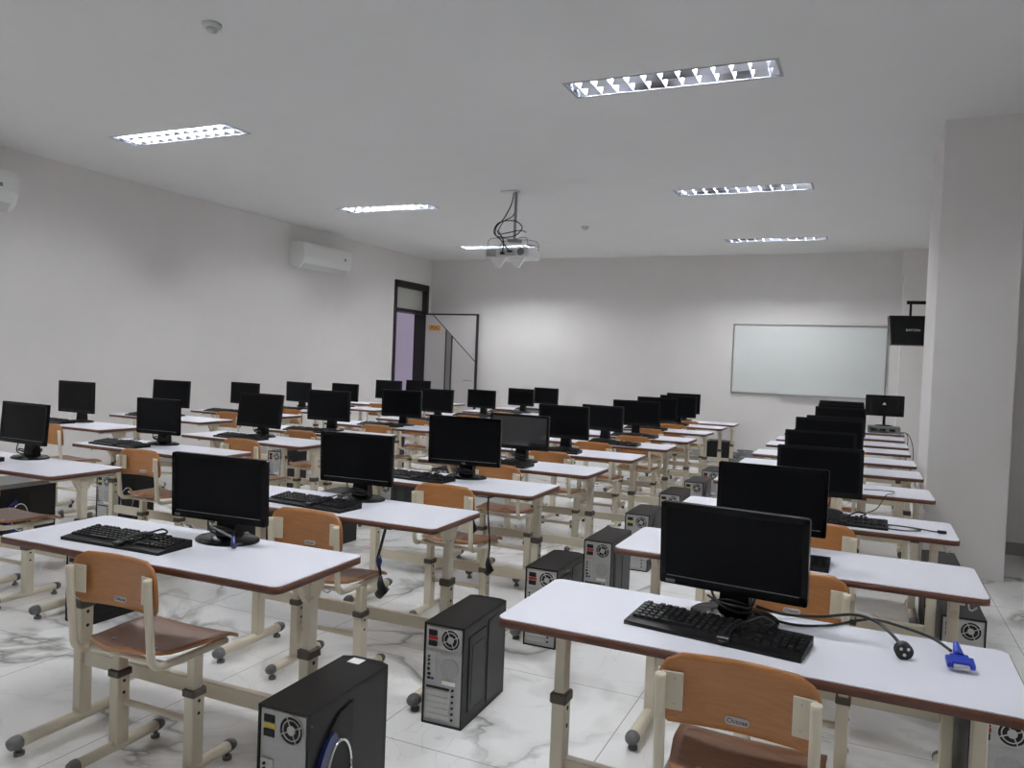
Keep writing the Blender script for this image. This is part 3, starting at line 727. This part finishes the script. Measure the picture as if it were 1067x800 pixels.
# ------------------------------------------------------------------ computer towers
TW, TD = .168, .38
def make_tower(kind, TH=.385):
    """rear panel faces -Y, the opening side panel faces +X; origin at the rear lower corner"""
    r = empty('computer_tower')
    b = MB()
    b.b2(0, .003, .004, TD, .0, TH, 0); b.b2(TW - .003, TW, .004, TD, 0, TH); b.b2(0, TW, .004, TD, TH - .004, TH); b.b2(0, TW, .004, TD, 0, .006)
    b.b2(.0, TW, .0, .006, 0, .006); b.b2(0, .006, 0, .006, 0, TH); b.b2(TW - .006, TW, 0, .006, 0, TH); b.b2(0, TW, 0, .006, TH - .006, TH)
    b.build('case', 'case', r)
    fb = MB(); fb.prism([(0, TD), (TW, TD), (TW, TD + .02), (TW * .8, TD + .035), (TW * .2, TD + .035), (0, TD + .02)], 0, TH); fb.build('front_bezel', 'black', r)
    rp = MB().b2(.006, TW - .006, .006, .010, .006, TH - .006).build('rear_panel', 'greysteel', r)
    # power supply: inlets and fan
    pw = MB(); pw.b2(.010, TW - .010, .003, .007, TH - .098, TH - .010, 0, .001); pw.build('power_supply_plate', 'silver' if kind == 'vent' else 'greysteel', rp)
    fx, fz = .112, TH - .053
    fd = MB(); fd.cyl((fx, .0045, fz), .040, .006, 'Y', 24); fd.build('fan', 'slot', r)
    g = MB()
    for R in (.039, .028): g.ring((fx, .001, fz), R, .0020, 'Y', 26, 5)
    g.cyl((fx, .001, fz), .0135, .004, 'Y', 16)
    for k in range(4):
        a = PI / 4 + k * PI / 2 - .35; g.tube([(fx + .012 * math.cos(a), .001, fz + .012 * math.sin(a)), (fx + .04 * math.cos(a), .001, fz + .04 * math.sin(a))], .002, 5)
    g.build('fan_grille', 'silver', r)
    sk = MB(); sk.b2(.018, .056, .0, .004, TH - .046, TH - .024, 0, .002); sk.b2(.018, .056, .0, .004, TH - .086, TH - .064, 0, .002)
    sk.build('power_socket', 'slot', r)
    sw = MB(); sw.b2(.018, .058, .001, .004, TH - .062, TH - .048, 0, .001); sw.build('voltage_label', 'red' if kind == 'vent' else 'yellow', r)
    io = MB(); io.b2(.012, .052, .002, .007, .165, .272, 0); io.b2(.020, .032, -.003, .003, .172, .180, 1); io.b2(.020, .032, -.003, .003, .188, .196, 1); io.b2(.036, .046, -.003, .003, .172, .180, 2); io.b2(.018, .028, -.002, .003, .205, .215, 1)
    for z in (.228, .244, .258): io.cyl((.024, .0, z), .0045, .004, 'Y', 8, 1)
    io.build('port_panel', ['silver', 'slot', 'blue'], r)
    MB().prism([(.072 + .038 + .038 * math.cos(2 * PI * k / 20), .222 + .040 * math.sin(2 * PI * k / 20)) for k in range(20)], .003, .0065, 0, Matrix(((1, 0, 0, 0), (0, 0, 1, 0), (0, 1, 0, 0), (0, 0, 0, 1)))).build('vent', 'mesh', r)
    MB().b2(.080, .135, .004, .0065, .158, .172).build('paper_label', 'paper', r)
    MB().b2(.014, .112, .003, .0065, .138, .146).build('open_slot', 'slot', r)
    for k in range(5):
        z = .022 + k * .0225; s = MB(); s.b2(.014, .112, .002, .0065, z, z + .018, 0, .001); s.build('expansion_slot', 'silver', r)
    sc_ = MB()
    for k in range(6): sc_.cyl((.126, .003, .03 + k * .0225), .005, .005, 'Y', 8)
    sc_.build('slot_screw', 'slot', r)
    if kind == 'vent':
        p = MB(); p.b2(TW, TW + .004, .045, .20, .05, TH - .045, 0, .003); p.b2(TW, TW + .003, .22, .36, .02, TH - .03, 0, .002); p.build('side_panel', 'case', r)
        MB().b2(TW + .003, TW + .0055, .07, .175, .08, TH - .085).build('side_vent', 'blackmesh', r)
    else:
        # grey moulding, navy crescent and chrome-rimmed dark oval
        T = Matrix(((0, 0, 1, 0), (1, 0, 0, 0), (0, 1, 0, 0), (0, 0, 0, 1)))
        k = TH / .42
        p = MB(); p.prism([(.085, .03), (.205, .03), (.205, .385 * k), (.14, .375 * k), (.085, .33 * k)], TW, TW + .006, 0, T); p.build('side_moulding', 'black', r)
        cr = [(.120 + .085 * math.cos(a), (.20 + .135 * math.sin(a)) * k) for a in [math.radians(q) for q in range(100, 261, 16)]]
        cr += [(.140 + .070 * math.cos(a), (.20 + .11 * math.sin(a)) * k) for a in [math.radians(q) for q in range(260, 99, -16)]]
        MB().prism(cr, TW, TW + .013, 0, T).build('side_crescent', 'blueplastic', r)
        ov = [(.132 + .058 * math.cos(2 * PI * q / 28), (.20 + .10 * math.sin(2 * PI * q / 28)) * k) for q in range(28)]
        MB().prism(ov, TW, TW + .012, 0, T).build('side_window', 'slot', r)
        MB().tube([(TW + .013, y, z) for y, z in ov + ov[:2]], .0045, 8).build('chrome_ring', 'chrome', r)
    return r
tv, trg, tall = make_tower('vent'), make_tower('ring'), make_tower('ring', .42)
TOW = [  # kind, x, y (rear lower corner by the desk), angle, label
 ('tall', -1.478, 1.665, .03, 'black computer tower with navy and chrome side trim, nearest in the aisle'),
 ('vent', -1.482, 2.565, .03, 'black computer tower with a wide side vent, second in the aisle'),
 ('vent', -1.475, 3.52, .02, 'black computer tower with a red power label, third in the aisle'),
 ('vent', -1.425, 4.25, .0, 'black computer tower standing close behind another, fourth in the aisle'),
 ('ring', -1.45, 5.18, .01, 'black computer tower with a brownish top, fifth in the aisle'),
 ('ring', -1.455, 6.17, .0, 'black computer tower partly behind the desk corner, sixth in the aisle'),
 ('ring', -1.425, 6.97, .0, 'black computer tower showing its fan, seventh in the aisle'),
 ('vent', -1.435, 7.85, .0, 'black computer tower, eighth and last clearly seen in the aisle'),
 ('vent', -1.30, 8.75, .2, 'black computer tower mostly behind a monitor at the far end of the aisle'),
 ('vent', .340, 2.74, .0, 'black computer tower under the second desk end by the column, beneath the nearest tabletop corner'),
 ('vent', .342, 3.77, .0, 'black computer tower under the third desk by the column'),
 ('vent', .347, 4.74, .0, 'black computer tower under the fourth desk by the column'),
 ('vent', -3.60, 2.64, .0, 'black computer tower half hidden behind the backrest of the nearest wooden chair'),
 ('ring', -3.60, 3.56, .0, 'black computer tower at the second desk end, second row from the door wall'),
 ('vent', -3.60, 4.47, .0, 'black computer tower at the third desk end, second row from the door wall'),
 ('vent', -3.58, 5.30, .0, 'black computer tower at the fourth desk end, second row from the door wall'),
 ('vent', -3.57, 6.20, .0, 'black computer tower at the fifth desk end, second row from the door wall'),
 ('vent', -3.56, 7.10, .0, 'black computer tower at the sixth desk end, second row from the door wall'),
 ('ring', -5.44, 3.37, -.0, 'black computer tower with a chrome ring, beside the desk at the picture edge'),
 ('ring', -5.43, 4.22, .0, 'black computer tower with a chrome ring, behind a chair near the door wall'),
 ('vent', -5.46, 5.28, .0, 'black computer tower at the second desk end along the door wall'),
 ('vent', -5.50, 6.22, .0, 'black computer tower with cables on its silver back, third desk end along the door wall'),
 ('vent', -5.44, 7.17, .0, 'black computer tower at the fourth desk end along the door wall'),
 ('vent', -5.44, 8.05, .0, 'black computer tower with a small white sticker, fifth desk end along the door wall'),
]
for i, (kd, x, y, a, lab) in enumerate(TOW):
    pr = {'vent': tv, 'ring': trg, 'tall': tall}[kd]
    o = pr if pr.name not in first else copy_tree(pr); first[pr.name] = 1
    o.location = (x, y, 0); o.rotation_euler = (0, 0, a); tag(o, lab, 'computer tower', 'computer towers on the floor')
    if i == 0: tower0 = o
tag(MB().b2(.03, .075, .36, .40, .42, .4206).build('paper_scrap', 'paper', None, tuple(tower0.location)), 'small white paper scrap on the nearest computer tower', 'paper')

# ------------------------------------------------------------------ loose cables
def plug_mesh(b, p, mi_body, mi_pin, yaw):
    Rz = Matrix.Rotation(yaw, 3, 'Z'); p = Vector(p)
    def W3(v): return p + Rz @ Vector(v)
    b.tube([W3((0, .03, .004)), W3((0, .012, .004)), W3((0, .006, .004)), W3((0, -.012, .002))], [.006, .012, .020, .0205], 16, mi_body)
    for dx, dz in ((-.008, .006), (.008, .006), (0, -.008)): b.tube([W3((dx, -.0118, .003 + dz)), W3((dx, -.0136, .003 + dz))], .0038, 8, mi_pin)

dz = H
c = empty('monitor_cables', (0, 0, 0)); tag(c, 'two loose black monitor cables across the nearest desk by the column', 'cable')
a = MB(); a.tube(smooth_path([(-.24, 2.20, dz + .03), (-.17, 2.23, dz + .012), (-.08, 2.27, dz + .010), (0.0, 2.295, dz + .022), (.05, 2.24, dz + .03), (.085, 2.16, dz + .030), (.108, 2.09, dz + .025)], 8), .0042, 8); a.build('power_cord', 'cable', c)
a = MB(); a.tube(smooth_path([(-.24, 2.17, dz + .02), (-.15, 2.17, dz + .006), (-.06, 2.21, dz + .006), (.02, 2.31, dz + .006), (.06, 2.315, dz + .012), (.13, 2.25, dz + .02), (.185, 2.19, dz + .022), (.216, 2.115, dz + .022)], 8), .0038, 8); a.build('video_cord', 'cable', c)
a = MB(); plug_mesh(a, (.112, 2.066, dz + .0175), 0, 1, .25); a.build('power_plug', ['cable', 'pin'], c)
a = MB(); Rz = Matrix.Rotation(.08, 3, 'Z') @ Matrix.Rotation(.25, 3, 'X'); P = Vector((.229, 2.055, dz + .019))
a.box(P, (.040, .040, .018), 0, .003, 1, Rz); a.tube([P + Rz @ Vector((0, .060, .010)), P + Rz @ Vector((0, .015, .002))], [.006, .013], 10)
for s in (-1, 1): a.box(P + Rz @ Vector((s * .024, -.004, 0)), (.010, .034, .013), 0, .002, 1, Rz)
a.box(P + Rz @ Vector((0, -.024, 0)), (.032, .010, .010), 1, .001, 1, Rz); a.build('video_plug', ['blue', 'silver'], c)

c = empty('video_cable', (0, 0, 0)); tag(c, 'coiled cable with a blue plug at the foot of the nearest monitor across the aisle', 'cable')
a = MB(); a.tube(smooth_path([(-2.05, 2.06, dz + .10), (-2.03, 2.03, dz + .06), (-1.96, 2.015, dz + .045), (-1.915, 2.012, dz + .035)], 6), .004, 8); a.build('cord', 'greycable', c)
a = MB(); a.tube([(-1.925, 2.016, dz + .042), (-1.912, 2.008, dz + .034), (-1.902, 2.000, dz + .018), (-1.896, 1.994, dz + .009)], [.005, .008, .010, .009], 10); a.build('plug', 'blueplastic', c)
def hanging(name, label, pts, plug=None, collar=None, r=.0045):
    c = empty(name, pts[0]); tag(c, label, 'cable'); o = Vector(pts[0])
    a = MB(); a.tube(smooth_path([Vector(p) - o for p in pts], 7), r, 8); a.build('cord', 'cable', c)
    if plug:
        p = Vector(plug) - o; a = MB(); a.tube([p + Vector((0, 0, .03)), p, p + Vector((.012, 0, -.028)), p + Vector((-.008, 0, -.05))], [.007, .014, .022, .018], 10); a.build('plug', 'cable', c)
    if collar:
        p = Vector(collar) - o; a = MB(); a.tube([p + Vector((0, 0, .022)), p, p - Vector((0, 0, .022))], [.006, .013, .009], 10); a.build('connector', 'blueplastic', c)
hanging('dangling_cable', 'black cord with a plug dangling below the second desk by the aisle', [(-1.735, 2.66, .692), (-1.748, 2.65, .62), (-1.755, 2.64, .565), (-1.742, 2.64, .53), (-1.738, 2.64, .49)], (-1.737, 2.64, .475), (-1.747, 2.64, .565), .006)
hanging('dangling_cable', 'thin black cord dangling under the third desk by the aisle, longer one', [(-1.74, 3.62, .692), (-1.735, 3.61, .6), (-1.715, 3.60, .45), (-1.72, 3.6, .36)], (-1.72, 3.6, .345))
hanging('dangling_cable', 'thin black cord dangling under the third desk by the aisle, shorter one', [(-1.83, 3.62, .692), (-1.835, 3.61, .62), (-1.82, 3.60, .56)], (-1.82, 3.6, .545))
hanging('dangling_cable', 'black cord tip hanging under the second desk in the second row from the door wall', [(-4.37, 3.60, .692), (-4.40, 3.58, .66), (-4.44, 3.57, .62)], (-4.45, 3.57, .60))
c = empty('usb_cable', (0, 0, 0)); tag(c, 'thin black cable with a plug beside the keyboard on the third desk by the column', 'cable')
a = MB(); a.tube(smooth_path([dloc('R3', -.27, .17, dz + .006), dloc('R3', -.2, .17, dz + .006), dloc('R3', -.14, .12, dz + .006), dloc('R3', -.2, .07, dz + .006), dloc('R3', -.28, .075, dz + .006)], 7), .003, 6)
a.tube(smooth_path([dloc('R3', -.28, .175, dz + .006), dloc('R3', -.17, .165, dz + .006), dloc('R3', -.10, .125, dz + .007), dloc('R3', -.075, .125, dz + .007)], 6), .003, 6); a.build('cord', 'cable', c)
a = MB(); q = Vector(dloc('R3', -.06, .125, dz + .008)); a.box(q, (.035, .016, .012), 0, .002); a.build('plug', 'cable', c)
c = empty('thin_cable', (0, 0, 0)); tag(c, 'thin black cable curling on the fourth desk by the column', 'cable')
a = MB(); a.tube(smooth_path([dloc('R4', -.36, .16, dz + .005), dloc('R4', -.25, .19, dz + .005), dloc('R4', -.20, .17, dz + .005), dloc('R4', -.22, .06, dz + .005), dloc('R4', -.25, -.004, dz + .003), dloc('R4', -.3, -.012, .64), dloc('R4', -.4, -.01, .6)], 6), .0025, 6); a.build('cord', 'cable', c)

# ------------------------------------------------------------------ last desk by the column: recorder, rear-facing monitor, cables
x, y, a_ = DESK['R10']
dv = empty('video_recorder', (.235, 10.25, H)); tag(dv, 'flat grey electronic box under the rear-facing monitor on the last desk', 'electronic box')
MB().b2(-.185, .165, -.13, .13, .006, .078, 0, .005, 2).build('housing', 'greyplastic', dv)
b = MB()
for k in range(3): b.b2(-.15 + k * .10, -.09 + k * .10, -.134, -.128, .025, .055)
b.build('port_panel', 'black', dv)
b = MB()
for s in (-.15, .13):
    for t in (-.1, .1): b.cyl((s, t, .004), .012, .008)
b.build('foot', 'black', dv)
b = MB(); b.tube(smooth_path([(-.185, -.12, .075), (-.10, -.15, .05), (-.02, -.165, .03), (.04, -.16, .012)], 6), .006, 6); b.tube(smooth_path([(-.18, -.15, .05), (-.08, -.165, .03), (.0, -.17, .01)], 6), .005, 6); b.build('cable', 'cable', dv)
mb = empty('computer_monitor', (.225, 10.32, H + .079)); tag(mb, 'black monitor turned away showing its back on the last desk by the column', 'monitor', 'black computer monitors')
b = MB(); b.prism(rrect(-.21, .21, 0, .25, .008, 3), -.03, .0, 0, Matrix(((1, 0, 0, 0), (0, 0, 1, .02), (0, 1, 0, .115), (0, 0, 0, 1))))
b.b2(-.15, .15, -.03, -.008, .15, .33, 0, .012, 2); b.build('back_shell', 'black', mb)
MB().b2(-.19, .19, .02, .022, .13, .35).build('screen', 'screen', mb)
MB().prism([(-.022, -.012), (.022, -.012), (.008, .014), (-.004, .016)], 0, .002, 0, Matrix(((1, 0, 0, -.005), (0, 0, 1, -.032), (0, 1, 0, .262), (0, 0, 0, 1)))).build('logo', 'pin', mb)
b = MB(); b.b2(-.016, .016, -.03, -.005, .01, .20, 0, .003); b.build('neck', 'black', mb)
MB().lathe([(.10, 0), (.10, .006), (.06, .012), (.03, .014)], (0, -.01, 0), 22, 0, 1, .7).build('base', 'black', mb)
hanging('cable_bundle', 'black cables drooping off the end of the last desk by the column', [(.40, 10.14, .735), (.45, 10.15, .74), (.50, 10.13, .70), (.54, 10.08, .55), (.53, 10.04, .36), (.48, 10.02, .2), (.47, 10.02, .01)])
hanging('cable_bundle', 'second set of black cables drooping beside the column end of the last desk', [(.40, 10.20, .735), (.46, 10.2, .735), (.485, 10.18, .66), (.47, 10.1, .48), (.48, 10.05, .2), (.50, 10.05, .01)])

# far floor: case by the end wall, cable coil and power strip
cs = empty('equipment_case', (-2.02, 12.42, 0)); tag(cs, 'low black case on the floor against the end wall', 'case')
MB().b2(-.20, .19, -.13, .17, .012, .29, 0, .008, 2).build('body', 'case', cs)
MB().b2(-.185, .175, -.137, -.129, .03, .275, 0, .002).build('front_grille', 'black', cs)
b = MB()
for s in (-.16, .15):
    for t in (-.1, .13): b.cyl((s, t, .007), .015, .014)
b.build('foot', 'cap', cs)
cc = empty('cable_coil', (-1.58, 12.2, 0)); tag(cc, 'tangled grey cable coil on the floor by the end wall', 'cable')
b = MB(); pts = []
for k in range(60):
    t = k / 60 * 2 * PI * 5; pts.append((.13 * math.cos(t) * (1 + .15 * math.sin(3 * t)), .10 * math.sin(t), .03 + .10 * abs(math.sin(t * .37)) + .0012 * k))
b.tube(smooth_path(pts, 2), .012, 6); b.build('loops', 'greyplastic', cc)
b = MB(); b.tube(smooth_path([(-.12, 0, .05), (-.24, -.02, .10), (-.25, -.05, .015), (-.2, -.15, .01), (0, -.4, .01)], 6), .008, 6); b.build('tail', 'cable', cc)
ps = empty('power_strip', (-1.62, 11.72, 0), .15); tag(ps, 'dark power strip with plugs on the floor before the end wall', 'power strip')
MB().b2(-.17, .17, -.03, .03, .0, .04, 0, .006).build('body', 'black', ps)
b = MB()
for k in range(4): b.b2(-.14 + .08 * k, -.10 + .08 * k, -.018, .02, .04, .075, 0, .004)
b.build('plug', 'black', ps)

# ------------------------------------------------------------------ world, camera, render look
w = bpy.data.worlds.new('world'); sc.world = w; w.use_nodes = True
w.node_tree.nodes['Background'].inputs['Color'].default_value = (.9, .95, 1, 1); w.node_tree.nodes['Background'].inputs['Strength'].default_value = .16

cam = bpy.data.cameras.new('camera'); co = bpy.data.objects.new('camera', cam); C.objects.link(co)
r = Vector((0.9102990100247472, 0.4120439070380395, 0.03969295933528828)); u = Vector((-0.04789402622300913, 0.009591949109998495, 0.9988063660011489)); fw = Vector((-0.4111713445756101, 0.9111135018125341, -0.028465983467750384))
co.matrix_world = Matrix(((r.x, u.x, -fw.x, 0), (r.y, u.y, -fw.y, 0), (r.z, u.z, -fw.z, CAMZ), (0, 0, 0, 1)))
cam.sensor_fit = 'HORIZONTAL'; cam.sensor_width = 36; cam.lens = 814.5463 * 36 / 1067; cam.clip_start = .02
sc.camera = co
sc.view_settings.view_transform = 'Standard'; sc.view_settings.look = 'None'; sc.view_settings.gamma = 1; sc.view_settings.use_curve_mapping = False
sc.view_settings.exposure = 1.9
sc.cycles.use_denoising = True
sc.cycles.max_bounces = 10; sc.cycles.diffuse_bounces = 8; sc.cycles.caustics_reflective = True
sc.cycles.sample_clamp_indirect = 6
